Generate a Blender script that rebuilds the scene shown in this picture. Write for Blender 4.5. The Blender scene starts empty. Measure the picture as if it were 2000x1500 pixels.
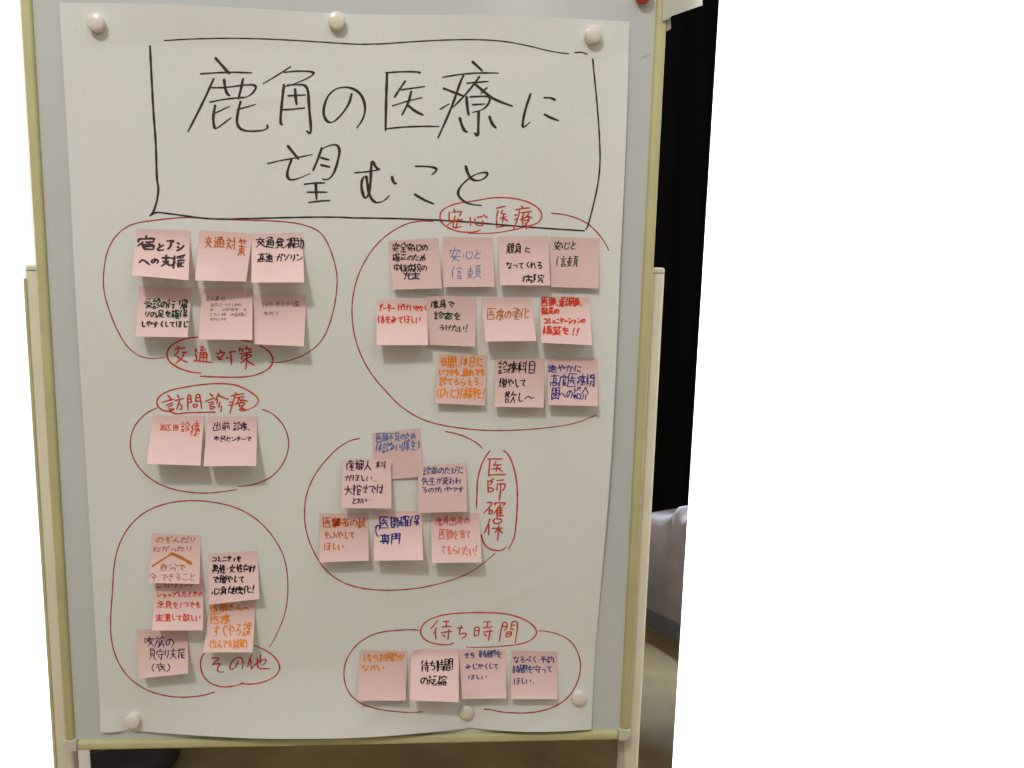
import bpy, bmesh, math, random
from mathutils import Matrix, Vector
random.seed(7)
S = bpy.context.scene
# ------------------------------------------------------------------ camera
# board space: x right, y up, z towards the viewer; origin = lower right corner of the poster
F, RA, RB, RC = 1326.517, -0.12634127, -0.03456616, 0.00286777
CX, CY, CZ = -0.37320218, 0.69225767, 1.01682686
HF = 0.80                                   # height of the origin above the floor
M = Matrix(((1, 0, 0), (0, 0, -1), (0, 1, 0)))
R = Matrix.Rotation(RB, 3, 'Y') @ Matrix.Rotation(RA, 3, 'X') @ Matrix.Rotation(RC, 3, 'Z')
def W(v):                                   # board space -> world
    return Vector((v[0], -v[2], v[1] + HF))
cam = bpy.data.cameras.new('camera'); camo = bpy.data.objects.new('camera', cam)
S.collection.objects.link(camo)
camo.matrix_world = Matrix.Translation(W((CX, CY, CZ))) @ (M @ R).to_4x4()
cam.sensor_fit = 'HORIZONTAL'; cam.sensor_width = 36; cam.lens = F / 2000 * 36
cam.shift_x = (1000 - 749.5) / 2000; cam.clip_start = 0.02; cam.clip_end = 60
S.camera = camo
# ------------------------------------------------------------------ world and light
w = bpy.data.worlds.new('World'); S.world = w; w.use_nodes = True
bg = w.node_tree.nodes['Background']; bg.inputs[0].default_value = (1.0, 0.975, 0.91, 1); bg.inputs[1].default_value = 0.24
S.view_settings.view_transform = 'Standard'; S.view_settings.look = 'None'
S.view_settings.exposure = 0; S.view_settings.gamma = 1
def area(name, pos, target, sx, sy, power, color, spread=180):
    l = bpy.data.lights.new(name, 'AREA'); l.shape = 'RECTANGLE'; l.size = sx; l.size_y = sy
    l.energy = power; l.color = color; l.spread = math.radians(spread)
    o = bpy.data.objects.new(name, l); S.collection.objects.link(o)
    a, b = W(pos), W(target); o.location = a
    o.rotation_euler = (b - a).to_track_quat('-Z', 'Y').to_euler(); return o
area('ceiling_light', (-1.45, 3.50, 2.62), (-0.40, 0.60, 0), 0.42, 0.28, 58, (1, 0.955, 0.86))
area('ceiling_bounce', (-0.5, 3.3, 1.3), (-0.5, 0, 1.3), 6.0, 4.6, 78, (1, 0.975, 0.91))
area('ceiling_tube', (0.34, 2.02, 2.10), (-0.1, 0.9, 0), 0.05, 0.6, 3.0, (1, 0.98, 0.92))
area('added_wall_fill', (1.20, 0.75, 2.6), (1.20, 0.75, 0), 2.14, 2.6, 62, (1, 1, 1), 2)  # added lamp, no real fixture: drives the right wall to full white
area('added_wall_fill', (-1.40, 0.75, 2.6), (-1.40, 0.75, 0), 0.95, 2.6, 30, (1, 1, 1), 2)  # added lamp, does the same for the left wall

# ------------------------------------------------------------------ rays
def ray(px, py, z):
    d = R @ Vector(((px - 749.5) / F, -(py - 750) / F, -1.0))
    t = (z - CZ) / d.z
    return Vector((CX + t * d.x, CY + t * d.y, z))
def rayfloor(px, py, up=0.0):
    d = R @ Vector(((px - 749.5) / F, -(py - 750) / F, -1.0))
    t = (-HF + up - CY) / d.y
    return Vector((CX + t * d.x, -HF + up, CZ + t * d.z))
_l = bpy.data.lights.new('floor_sheen_spot', 'SPOT'); _l.energy = 480; _l.color = (.62, .80, 1); _l.spot_size = math.radians(13); _l.spot_blend = 1; _l.shadow_soft_size = .05  # added spot, stands in for the bright reflection on the floor
_o = bpy.data.objects.new('floor_sheen_spot', _l); S.collection.objects.link(_o)
_t = rayfloor(1318, 1338); _o.location = W((_t.x + .5, 2.2, -3.1)); _o.rotation_euler = (W(_t) - _o.location).to_track_quat('-Z', 'Y').to_euler()
# ------------------------------------------------------------------ materials
def mat(name, col, rough=0.6, spec=0.5, var=0.0, scale=40.0, col2=None, bump=0.0, bscale=300.0, trans=0.0, coat=0.0, grain=0.0):
    m = bpy.data.materials.new(name); m.use_nodes = True; nt = m.node_tree; N = nt.nodes; L = nt.links
    b = N['Principled BSDF']; b.inputs['Base Color'].default_value = (*col, 1); b.inputs['Roughness'].default_value = rough
    b.inputs['Specular IOR Level'].default_value = spec
    if trans: b.inputs['Transmission Weight'].default_value = trans
    if coat: b.inputs['Coat Weight'].default_value = coat; b.inputs['Coat Roughness'].default_value = 0.2
    tc = N.new('ShaderNodeTexCoord')
    src = None
    if var > 0:
        n = N.new('ShaderNodeTexNoise'); n.inputs['Scale'].default_value = scale; n.inputs['Detail'].default_value = 4
        L.new(tc.outputs['Object'], n.inputs['Vector'])
        r = N.new('ShaderNodeValToRGB'); r.color_ramp.elements[0].position = 0.32; r.color_ramp.elements[1].position = 0.68
        c2 = col2 or tuple(c * (1 - var) for c in col)
        r.color_ramp.elements[0].color = (*c2, 1); r.color_ramp.elements[1].color = (*col, 1)
        L.new(n.outputs['Fac'], r.inputs['Fac']); src = r.outputs['Color']
    if grain > 0:
        g = N.new('ShaderNodeTexNoise'); g.inputs['Scale'].default_value = 420; g.inputs['Detail'].default_value = 1
        L.new(tc.outputs['Object'], g.inputs['Vector'])
        mp = N.new('ShaderNodeVectorMath'); mp.operation = 'MULTIPLY_ADD'
        L.new(g.outputs['Color'], mp.inputs[0]); mp.inputs[1].default_value = (grain,) * 3; mp.inputs[2].default_value = (1 - grain / 2,) * 3
        mx = N.new('ShaderNodeVectorMath'); mx.operation = 'MULTIPLY'
        if src: L.new(src, mx.inputs[0])
        else: mx.inputs[0].default_value = col
        L.new(mp.outputs[0], mx.inputs[1]); src = mx.outputs[0]
    if src: L.new(src, b.inputs['Base Color'])
    if bump > 0:
        n2 = N.new('ShaderNodeTexNoise'); n2.inputs['Scale'].default_value = bscale; n2.inputs['Detail'].default_value = 3
        L.new(tc.outputs['Object'], n2.inputs['Vector'])
        bp = N.new('ShaderNodeBump'); bp.inputs['Strength'].default_value = bump; bp.inputs['Distance'].default_value = 0.002
        L.new(n2.outputs['Fac'], bp.inputs['Height']); L.new(bp.outputs['Normal'], b.inputs['Normal'])
    return m
PAPER = mat('poster_paper', (0.765, 0.765, 0.755), 0.75, 0.25, var=0.06, scale=5, col2=(0.74, 0.755, 0.72), bump=0.4, bscale=7, grain=0.22)
PINK = mat('pink_note_paper', (0.80, 0.575, 0.555), 0.8, 0.2, var=0.05, scale=25, bump=0.12, bscale=30, grain=0.16)
PINKD = mat('pink_note_paper_shaded', (0.755, 0.54, 0.51), 0.8, 0.2, var=0.05, scale=25, bump=0.12, bscale=30, grain=0.16)  # same pink darkened: weaker light on the flatter notes put into the colour
PINKW = mat('pink_note_paper_light', (0.83, 0.60, 0.575), 0.8, 0.2, var=0.05, scale=25, bump=0.12, bscale=30, grain=0.16)
BOARD = mat('whiteboard_enamel', (0.60, 0.62, 0.62), 0.25, 0.4, var=0.04, scale=6, grain=0.14)
FRAME = mat('cream_frame', (0.58, 0.54, 0.30), 0.6, 0.25, var=0.12, scale=14, grain=0.14)
CORNER = mat('corner_plastic', (0.60, 0.60, 0.52), 0.4, 0.5, grain=0.1)
POST = mat('cream_steel_post', (0.62, 0.56, 0.43), 0.5, 0.3, var=0.06, scale=10, grain=0.14)
POSTCAP = mat('post_cap_plastic', (0.66, 0.66, 0.55), 0.35, 0.5)
MAGW = mat('white_magnet_plastic', (0.78, 0.73, 0.68), 0.26, 0.6, grain=0.05)
MAGC = mat('clear_magnet_plastic', (0.70, 0.70, 0.63), 0.15, 0.6)
MAGR = mat('red_magnet_plastic', (0.75, 0.07, 0.015), 0.35, 0.5)
WALL = mat('added_wall_white', (0.90, 0.90, 0.90), 0.7, 0.2, var=0.02, scale=3, bump=0.15, bscale=120)
BLACK = mat('black_curtain_cloth', (0.010, 0.009, 0.010), 0.9, 0.05)
FLOOR = mat('brown_vinyl_floor', (0.42, 0.30, 0.14), 0.40, 0.30, var=0.5, scale=3.2, col2=(0.23, 0.165, 0.075), bump=0.1, bscale=30, grain=0.25)
CLOTH = mat('grey_bench_cloth', (0.74, 0.67, 0.68), 0.85, 0.2, var=0.25, scale=5, col2=(0.55, 0.47, 0.48), grain=0.2)
PLINTH = mat('grey_plinth', (0.26, 0.26, 0.28), 0.5, 0.4)
CUSH = mat('black_vinyl', (0.060, 0.046, 0.050), 0.6, 0.4, var=0.2, scale=20, grain=0.3)
PIPE = mat('grey_piping', (0.12, 0.10, 0.11), 0.4, 0.5)
SHEET = mat('white_sheet_paper', (0.60, 0.60, 0.55), 0.8, 0.2, var=0.1, scale=20, grain=0.2)
def ink(name, c): return mat(name, c, 0.65, 0.2, var=0.25, scale=160)
TITLE = ink('black_marker_ink', (0.052, 0.038, 0.030))
RED = ink('red_marker_ink', (0.50, 0.060, 0.045))
REDL = ink('red_heading_ink', (0.66, 0.065, 0.035))
INK = {'k': ink('black_pen_ink', (0.020, 0.015, 0.016)), 'K': TITLE, 'g': ink('green_pen_ink', (0.018, 0.055, 0.020)),
       'o': ink('orange_pen_ink', (0.90, 0.27, 0.008)), 'n': ink('brown_orange_pen_ink', (0.52, 0.17, 0.035)),
       'r': ink('red_pen_ink', (0.72, 0.055, 0.025)), 'b': ink('blue_pen_ink', (0.035, 0.045, 0.26)),
       'l': ink('light_blue_pen_ink', (0.13, 0.22, 0.50)), 'p': ink('purple_pen_ink', (0.055, 0.018, 0.060)),
       'v': ink('blue_violet_pen_ink', (0.085, 0.085, 0.25)), 's': ink('salmon_pen_ink', (0.80, 0.17, 0.13)),
       'f': ink('faint_pencil', (0.36, 0.24, 0.24)), 'O': ink('orange_marker_ink', (0.62, 0.18, 0.02)), 't': ink('terracotta_pen_ink', (0.62, 0.13, 0.025))}
# ------------------------------------------------------------------ helpers
def mesh_obj(name, verts, faces, m, parent=None, smooth=False):
    me = bpy.data.meshes.new(name); me.from_pydata([tuple(v) for v in verts], [], faces); me.update()
    if smooth:
        for p in me.polygons: p.use_smooth = True
    me.materials.append(m)
    o = bpy.data.objects.new(name, me); S.collection.objects.link(o)
    if parent: o.parent = parent; o.matrix_parent_inverse = parent.matrix_world.inverted()
    return o
def empty(name, loc, label, cat, group=None):
    o = bpy.data.objects.new(name, None); S.collection.objects.link(o); o.empty_display_size = 0.02
    o.location = W(loc); o['label'] = label; o['category'] = cat
    if group: o['group'] = group
    bpy.context.view_layer.update()
    return o
def tag(o, label=None, cat=None, group=None, kind=None):
    if label: o['label'] = label
    if cat: o['category'] = cat
    if group: o['group'] = group
    if kind: o['kind'] = kind
    return o
def box(name, x0, x1, y0, y1, z0, z1, m, parent=None, bev=0.0, seg=3):
    bm = bmesh.new(); bmesh.ops.create_cube(bm, size=1)
    for v in bm.verts:
        v.co = W((x0 if v.co.x < 0 else x1, y0 if v.co.y < 0 else y1, z0 if v.co.z < 0 else z1))
    bmesh.ops.recalc_face_normals(bm, faces=bm.faces)
    if bev: bmesh.ops.bevel(bm, geom=bm.edges[:] , offset=bev, segments=seg, affect='EDGES', profile=0.5)
    me = bpy.data.meshes.new(name); bm.to_mesh(me); bm.free(); me.materials.append(m)
    if bev:
        for p in me.polygons: p.use_smooth = True
    o = bpy.data.objects.new(name, me); S.collection.objects.link(o)
    if parent: o.parent = parent; o.matrix_parent_inverse = parent.matrix_world.inverted()
    return o
def lathe(name, c, prof, m, parent=None, n=40):      # profile [(r, z)] about the board normal
    vs = []; fs = []
    for r, z in prof:
        for k in range(n):
            a = 2 * math.pi * k / n; vs.append(W((c[0] + r * math.cos(a), c[1] + r * math.sin(a), c[2] + z)))
    for i in range(len(prof) - 1):
        for k in range(n):
            a, b = i * n + k, i * n + (k + 1) % n; fs.append((a, b, b + n, a + n))
    fs.append(tuple(range((len(prof) - 1) * n, len(prof) * n)))
    return mesh_obj(name, vs, fs, m, parent, True)
# ------------------------------------------------------------------ the setting
def folded_sheet(name, x0, x1, y0, y1, z, m, n, amp):
    vs = []; fs = []
    for i in range(n + 1):
        x = x0 + (x1 - x0) * i / n; dz = amp * math.sin(i * 1.1) + amp * 0.5 * math.sin(i * 0.37)
        vs += [W((x, y0, z + dz)), W((x, y1, z + dz * 0.9))]
    for i in range(n): fs.append((2 * i, 2 * i + 2, 2 * i + 3, 2 * i + 1))
    return mesh_obj(name, vs, fs, m, None, True)
vs = []; fs = []; n = 40
for i in range(n + 1):
    for j in range(n + 1): vs.append(W((-9 + 18 * i / n, -HF, 4 - 16 * j / n)))
for i in range(n):
    for j in range(n): a = i * (n + 1) + j; fs.append((a, a + n + 1, a + n + 2, a + 1))
tag(mesh_obj('floor', vs, fs, FLOOR), kind='structure')
xr = ray(1313, 1500, -0.12).x
def wall(xa, xb, slant):       # wall end cut back at a slant, away from the opening
    pts = [(xa, -0.12), (xb, -0.12), (xb, -0.24), (xa + slant, -0.24)]; pts = [pts[i] for i in range(4)]
    vs = [W((x, y, z)) for y in (-HF, 3.0) for x, z in pts]
    fs = [(0, 1, 2, 3), (7, 6, 5, 4)] + [(i, (i + 1) % 4, (i + 1) % 4 + 4, i + 4) for i in range(4)]
    return tag(mesh_obj('added_white_wall', vs, fs, WALL), kind='structure')
wall(xr, 4.6, 0.16)  # added wall, put in to fill the blank right side with white
xl = ray(176, 1480, -0.12).x
wall(xl, -4.6, -0.16)  # added wall, white filler for the left side
tag(folded_sheet('black_curtain', -7, 8, -HF + 0.01, 4.2, -3.45, BLACK, 420, 0.03), 'black floor length curtain hanging in the dark beyond the whiteboard', 'curtain')
# ------------------------------------------------------------------ whiteboard
BX0, BX1, BY0, BY1 = -0.842, 0.0646, -0.0222, 1.20
wb = empty('whiteboard', ((BX0 + BX1) / 2, -HF, 0), 'white magnetic board in a cream frame on cream posts, behind the big poster', 'whiteboard')
box('panel', BX0 + 0.006, BX1 - 0.006, BY0 + 0.006, BY1 - 0.006, -0.016, 0.0, BOARD, wb)
FW = 0.0150
def rail(x0, x1, y0, y1): return box('frame_rail', x0, x1, y0, y1, -0.020, 0.0065, FRAME, wb, bev=0.0045)
rail(BX1 - FW, BX1, BY0 + 0.018, BY1 - 0.018); rail(BX0, BX0 + FW, BY0 + 0.018, BY1 - 0.018)
rail(BX0 + 0.018, BX1 - 0.018, BY0, BY0 + FW); rail(BX0 + 0.018, BX1 - 0.018, BY1 - FW, BY1)
def corner(cx, cy, sx, sy):         # rounded L-shaped plastic corner
    rad = 0.010; s = 0.0185; out = []
    for k in range(9):
        a = math.pi / 2 * k / 8
        out.append((s - rad + rad * math.sin(a) if False else s - rad + rad * math.cos(a), s - rad + rad * math.sin(a)))
    pts = [(0, 0), (s, 0)] + out + [(0, s)]
    vs = []; fs = []
    for z, sh in ((-0.0205, 0), (0.0060, 0), (0.0078, 0.0012)):
        for a, b in pts: vs.append(W((cx + sx * (a - sh * (a > 0) - s), cy + sy * (b - sh * (b > 0) - s), z)))
    nn = len(pts)
    for L_ in range(2):
        for i in range(nn): j = (i + 1) % nn; fs.append((L_ * nn + i, L_ * nn + j, (L_ + 1) * nn + j, (L_ + 1) * nn + i))
    fs.append(tuple(range(2 * nn, 3 * nn)))
    o = mesh_obj('corner_cap', vs, fs, CORNER, wb); return o
corner(BX1, BY0, 1, -1); corner(BX0, BY0, -1, -1); corner(BX1, BY1, 1, 1); corner(BX0, BY1, -1, 1)
def tube(name, x0, x1, y0, y1, z0, z1, rad, m, parent, dome=0.0):      # upright tube of rounded rectangular section
    vs = []; fs = []; n = 8; ring = []
    for cx_, cz_, a0 in ((x1 - rad, z1 - rad, 0), (x0 + rad, z1 - rad, 90), (x0 + rad, z0 + rad, 180), (x1 - rad, z0 + rad, 270)):
        for k in range(n + 1):
            a = math.radians(a0 + 90 * k / n); ring.append((cx_ + rad * math.cos(a), cz_ + rad * math.sin(a)))
    mx_, mz_ = (x0 + x1) / 2, (z0 + z1) / 2
    lev = [(y0, 1.0), (y1 - dome, 1.0)] + ([(y1 - dome * .45, .95), (y1 - dome * .12, .84), (y1, .6)] if dome else [])
    for y, q_ in lev:
        for a, b in ring: vs.append(W((mx_ + (a - mx_) * q_, y, mz_ + (b - mz_) * q_)))
    N_ = len(ring)
    for L_ in range(len(lev) - 1):
        for i in range(N_): j = (i + 1) % N_; fs.append((L_ * N_ + i, L_ * N_ + j, (L_ + 1) * N_ + j, (L_ + 1) * N_ + i))
    fs.append(tuple(range((len(lev) - 1) * N_, len(lev) * N_)))
    o = mesh_obj(name, vs, fs, m, parent, True)
    o.data.polygons[len(fs) - 1].use_smooth = False
    return o
def post(x0, x1, ytop):
    p = tube('post', x0, x1, -HF + 0.02, ytop - 0.0095, -0.052, -0.0215, 0.009, POST, wb)
    tube('post_seam', x0 + .0008, x1 - .0008, ytop - .0095, ytop - .0083, -0.0512, -0.0223, 0.008, mat('dark_seam', (.12, .11, .08), .7), p)
    tube('post_cap', x0, x1, ytop - 0.0083, ytop, -0.052, -0.0215, 0.009, POSTCAP, p, .0035)
    box('clamp_strip', x0 - 0.0006 if x0 < -.5 else x0 + 0.0005, x0 + 0.0035, -HF + 0.03, ytop - 0.02, -0.024, -0.0212, FRAME, p)
    box('foot', (x0 + x1) / 2 - 0.02, (x0 + x1) / 2 + 0.02, -HF + 0.001, -HF + 0.035, -0.30, 0.22, POST, wb, bev=0.006)
pr0 = ray(1216, 1490, -0.022).x; pr1 = ray(1251.5, 1450, -0.022).x
post(pr0, pr1, ray(1290, 522, -0.022).y)
post(BX0 - (pr1 - BX1), BX0 + (BX1 - pr0), ray(1290, 522, -0.022).y)
# ------------------------------------------------------------------ poster surface
MAGP = [(185, 42), (657.6, 38.4), (1161.6, 65.3), (257, 1411.5), (1132, 1366)]
PL = -0.789
def sm(a, b, x):
    t = min(1, max(0, (x - a) / (b - a))); return t * t * (3 - 2 * t)
def hump(x, a, b, p=1.0):
    if x <= a or x >= b: return 0
    return math.sin(math.pi * (x - a) / (b - a)) ** p
def ptop(x):
    u = (x - PL) / (0.0115 - PL)
    return 1.0955 - 0.0115 * u + 0.0030 * math.sin(u * 9.0 + 0.5) * (0.3 + 0.7 * u) 
def pright(y): return 0.0 + 0.0115 * sm(0, 1.08, y) + 0.0035 * hump(y, 0.02, 0.75)
def pbot(x): return 0.0004 + 0.010 * (-x / 0.784) * 0.9 - 0.003 * hump(x, -0.72, -0.22)
def pz(x, y):
    z = 0.0032
    e = max(0.0, 1 - (0.012 - x) / 0.085); z += 0.017 * e * e * hump(y, 0.14, 1.04, 0.8)
    b = max(0.0, 1 - (y - 0.005) / 0.11)
    z += 0.019 * b ** 1.6 * hump(x, -0.735, -0.20, 0.7) + 0.011 * b * b * hump(x, -0.19, 0.02, 0.8)
    z += 0.006 * max(0, 1 - y / 0.05) * hump(x, -0.80, -0.745)
    t = max(0.0, 1 - (1.092 - y) / 0.05)
    z += 0.005 * t * (hump(x, -0.78, -0.40) + 0.7 * hump(x, -0.38, -0.05))
    z += 0.0010 * (math.sin(x * 11 + y * 6) + math.sin(x * 5 - y * 13 + 1.3)) + 0.0004 * math.sin(x * 31 + y * 19) 
    z += 0.0030 * hump(x + 0.45 * y, -0.62, -0.50) * hump(y, 0.62, 1.02) * 0.5
    z += 0.0016 * hump(y - 0.25 * x, 0.10, 0.135) * hump(x, -0.30, -0.08) * b
    for cx_, cy_, an, ln, am in ((-.33, .045, .35, .10, .0016), (-.27, .03, -.3, .07, .0014), (-.10, .03, .5, .05, .0012), (-.20, .05, 1.4, .05, .0012), (-.60, .10, .2, .12, .0008), (-.70, .62, 1.2, .12, .0008), (-.05, .62, 1.5, .10, .0008), (-.45, .98, .1, .14, .0008), (-.30, .40, -.6, .12, .0007), (-.74, .30, 1.3, .10, .0008), (-.15, .22, .4, .09, .0007), (-.55, .60, .9, .10, .0006)):
        dx, dy = x - cx_, y - cy_; a = dx * math.cos(an) + dy * math.sin(an); q_ = -dx * math.sin(an) + dy * math.cos(an)
        if abs(a) < ln: z += am * (1 - (a / ln) ** 2) * math.exp(-(q_ / .009) ** 2)
    return max(z, 0.0012)
def P(px, py, up=0.0):
    v = ray(px, py, 0.002)
    for _ in range(3): v = ray(px, py, pz(v.x, v.y) + up)
    return v
poster = empty('poster_sheet', (PL / 2, 0, 0.002), 'large white poster sheet with handwritten black title, red ovals and pink notes on the board', 'poster')
NX, NY = 150, 200; vs = []; fs = []
for j in range(NY + 1):
    v = j / NY
    for i in range(NX + 1):
        u = i / NX
        x0 = PL + 0.004 * (1 - v) ; y0 = pbot(PL + u * (0 - PL)); y1 = ptop(PL + u * 0.80)
        y = y0 + (y1 - y0) * v; x = x0 + (pright(y) - x0) * u
        vs.append(W((x, y, pz(x, y))))
for j in range(NY):
    for i in range(NX): a = j * (NX + 1) + i; fs.append((a, a + 1, a + NX + 2, a + NX + 1))
mesh_obj('paper', vs, fs, PAPER, poster, True)
# ------------------------------------------------------------------ pen strokes
def chaikin(p, n):
    for _ in range(n):
        if len(p) < 3: return p
        q = [p[0]]
        for a, b in zip(p, p[1:]):
            q.append((a[0] * .75 + b[0] * .25, a[1] * .75 + b[1] * .25)); q.append((a[0] * .25 + b[0] * .75, a[1] * .25 + b[1] * .75))
        q.append(p[-1]); p = q
    return p
def resample(p, step):
    out = [p[0]]
    for a, b in zip(p, p[1:]):
        d = math.hypot(b[0] - a[0], b[1] - a[1]); k = max(1, int(math.ceil(d / step)))
        for i in range(1, k + 1): out.append((a[0] + (b[0] - a[0]) * i / k, a[1] + (b[1] - a[1]) * i / k))
    return out
class Pen:
    def __init__(self, mapf): self.v = []; self.f = []; self.map = mapf; self.k = 0
    def stroke(self, pts, wid, chisel=0.0, sm_=2, step=7, taper=0.35):
        pts = resample(chaikin(pts, sm_), step)
        q = [pts[0]]
        for a in pts[1:]:
            if math.hypot(a[0] - q[-1][0], a[1] - q[-1][1]) > 0.15: q.append(a)
        if len(q) < 2: q.append((q[0][0] + .8, q[0][1] + .8))
        pts = q; n = len(pts); self.k += 1; up0 = 0.00016 + (self.k % 13) * 0.000018
        ph = random.random() * 6
        L = []; Rr = []
        for i, (x, y) in enumerate(pts):
            a = pts[max(0, i - 1)]; b = pts[min(n - 1, i + 1)]
            dx, dy = b[0] - a[0], b[1] - a[1]; d = math.hypot(dx, dy) or 1; dx /= d; dy /= d
            ww = wid * (1 - chisel * (1 - abs(dy * .92 + dx * .38)) ** .8) * (1 + .10 * math.sin(i * .9 + ph))
            t = i / max(1, n - 1)
            if n > 3: ww *= 1 - taper * max(0, (t - .75) / .25)
            L.append((x - dy * ww / 2, y + dx * ww / 2)); Rr.append((x + dy * ww / 2, y - dx * ww / 2))
            if i == 0: st = (x - dx * ww * .45, y - dy * ww * .45)
            if i == n - 1: en = (x + dx * ww * .4, y + dy * ww * .4)
        base = len(self.v); up = lambda i: up0 + 0.00006 * i / n
        self.v.append(self.map(*st, up(0)))
        for i in range(n): self.v.append(self.map(*L[i], up(i))); self.v.append(self.map(*Rr[i], up(i)))
        self.v.append(self.map(*en, up(n)))
        self.f.append((base, base + 1, base + 2))
        for i in range(n - 1): a = base + 1 + 2 * i; self.f.append((a, a + 2, a + 3, a + 1))
        a = base + 2 * n - 1; self.f.append((a, base + 2 * n + 1, a + 1))
    def build(self, name, m, parent):
        return mesh_obj(name, [W(v) for v in self.v], self.f, m, parent)
def parse(s, bx=0, by=0, sc=1.0):
    out = []
    for line in s.split('/'):
        p = []
        for c in line.split():
            a, b = c.split(','); p.append((bx + float(a) * sc, by + float(b) * sc))
        if p: out.append(p)
    return out
def pens(name, strokes, wid, m, parent, chisel=0, sm_=2, taper=.35):
    pen = Pen(P)
    for st in strokes: pen.stroke(st, wid, chisel, sm_, taper=taper)
    return pen.build(name, m, parent)
# title, traced
T1 = """860,405 945,500 958,515/755,515 950,502 1115,508/848,548 780,700 668,920/920,555 928,620 942,655 960,668/1052,550 1040,610 1020,690/835,612 940,610 1060,592 1125,590 1148,608 1120,650 1080,678 1020,684/820,712 910,694 1010,682 1060,678
858,735 845,800 845,860 857,905 915,862 970,820/855,790 960,740/1035,708 1012,800 1008,860 1035,905 1110,918 1222,905 1222,870/1010,765 1140,728
1385,465 1300,520 1190,585/1340,505 1420,495 1535,498 1550,515 1500,548 1410,585 1345,605/1338,590 1325,700 1310,860 1328,870/1360,594 1420,590 1505,592 1512,740 1532,945 1495,912/1365,668 1490,662/1415,620 1420,690 1427,730/1330,765 1400,762 1485,752
1810,655 1795,720 1740,800 1690,848 1650,857 1618,820 1612,760 1640,670 1700,615 1780,605 1850,630 1895,690 1907,770 1885,840 1845,893
1365,1018 1440,1110/1222,1142 1300,1122 1400,1105 1535,1078/1390,1115 1365,1180 1358,1235 1385,1258 1440,1245 1520,1210/1602,1030 1575,1110 1540,1190/1595,1042 1650,1015 1705,1006 1728,1040 1720,1100 1695,1190 1665,1240 1632,1255 1605,1248/1595,1100 1655,1115/1595,1150 1660,1165/1480,1285 1550,1276 1625,1275/1500,1340 1640,1340/1560,1285 1565,1390/1510,1412 1585,1402 1660,1398""".replace('\n', '/')
T2 = """45,490 160,482 282,484 268,496/55,490 48,700 45,880/45,868 160,855 300,850 405,852/178,545 140,600 103,658/148,605 310,582/90,713 200,678 290,657/218,615 200,690 155,775/200,712 245,750 300,775
630,415 698,478/430,520 560,498 690,490 805,492/570,508 545,560 520,640 470,770 398,930/435,595 500,620 575,648/410,738 445,715 475,700/590,560 740,548/678,515 600,620 500,722/640,560 760,660 830,690 900,715/728,590 685,630/610,652 740,646 752,665 735,705 700,740 630,757/590,650 595,720 605,775/630,705 715,700/672,750 670,840 668,925 645,895/545,795 560,850 578,882 597,890/745,785 762,835 790,862
1022,632 985,740 965,840 975,862 1018,822/1112,658 1160,658 1190,675/1115,770 1150,790 1210,812
245,1120 330,1120 388,1132 388,1150 355,1178/240,1308 300,1345 370,1373/585,1118 595,1160 620,1205 660,1220 710,1205 737,1170 715,1158 640,1175 560,1240 530,1290 540,1330 600,1375 690,1383""".replace('\n', '/')
T3 = "30,470 100,460 240,455 400,435 560,405 660,385/480,195 530,300 590,370 650,382/450,200 430,400 425,650 400,900 345,1065 290,1085 250,1040 200,850 200,680 250,570 320,545 340,700 375,950 440,1110 540,1195 620,1195 720,1170 810,1100 880,1020/945,560 965,660 1000,720 1060,735"
_t1, _t2 = parse(T1, 180, 0, .28), parse(T2, 740, 0, .29)
def chars(strokes, counts):
    i = 0
    for c in counts: yield strokes[i:i + c]; i += c
    assert i == len(strokes), (i, len(strokes))
for ch in list(chars(_t1, (11, 7, 1, 11))) + list(chars(_t2, (8, 15, 3, 1, 1, 1))) + [parse(T3, 690, 300, .08)]:
    pens('title_character', ch, 6.0, TITLE, poster, chisel=.60)
BXS = parse("403,320 412,500 428,800 445,1000 450,1250 464,1310 455,1390 430,1475 410,1500", 180, 0, .28)
pens('title_box_line', BXS, 4.6, TITLE, poster, taper=.1)
pens('title_box_line', parse("385,90 435,60 480,64 640,85 820,110 960,118 1200,112 1700,99 2000,102", 200, 400, .24) and
     [parse("385,90 435,60 480,64 640,85 820,110 960,118 1200,112 1700,99 1960,101", 200, 400, .24)[0] +
      parse("0,175 300,178 600,188 900,205 1200,232 1500,255 1775,272", 680, 380, .26)[0]], 3.4, TITLE, poster, taper=.1)
pens('title_box_line', [parse("505,283 700,270 1050,265 1400,280 1700,300 1870,310 1980,306", 180, 0, .28)[0] +
     parse("0,297 300,275 550,265 800,270 1000,305 1150,345 1250,360 1280,360", 740, 0, .29)[0]] +
     parse("1318,355 1360,350 1405,365", 740, 0, .29), 2.6, TITLE, poster, taper=.2)
pens('title_box_line', [parse("1440,395 1450,500 1470,700 1485,900 1492,1100 1475,1250 1440,1400", 740, 0, .29)[0] +
     parse("1830,130 1800,240 1785,262", 680, 380, .26)[0]], 3.3, TITLE, poster, taper=.2)
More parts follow.
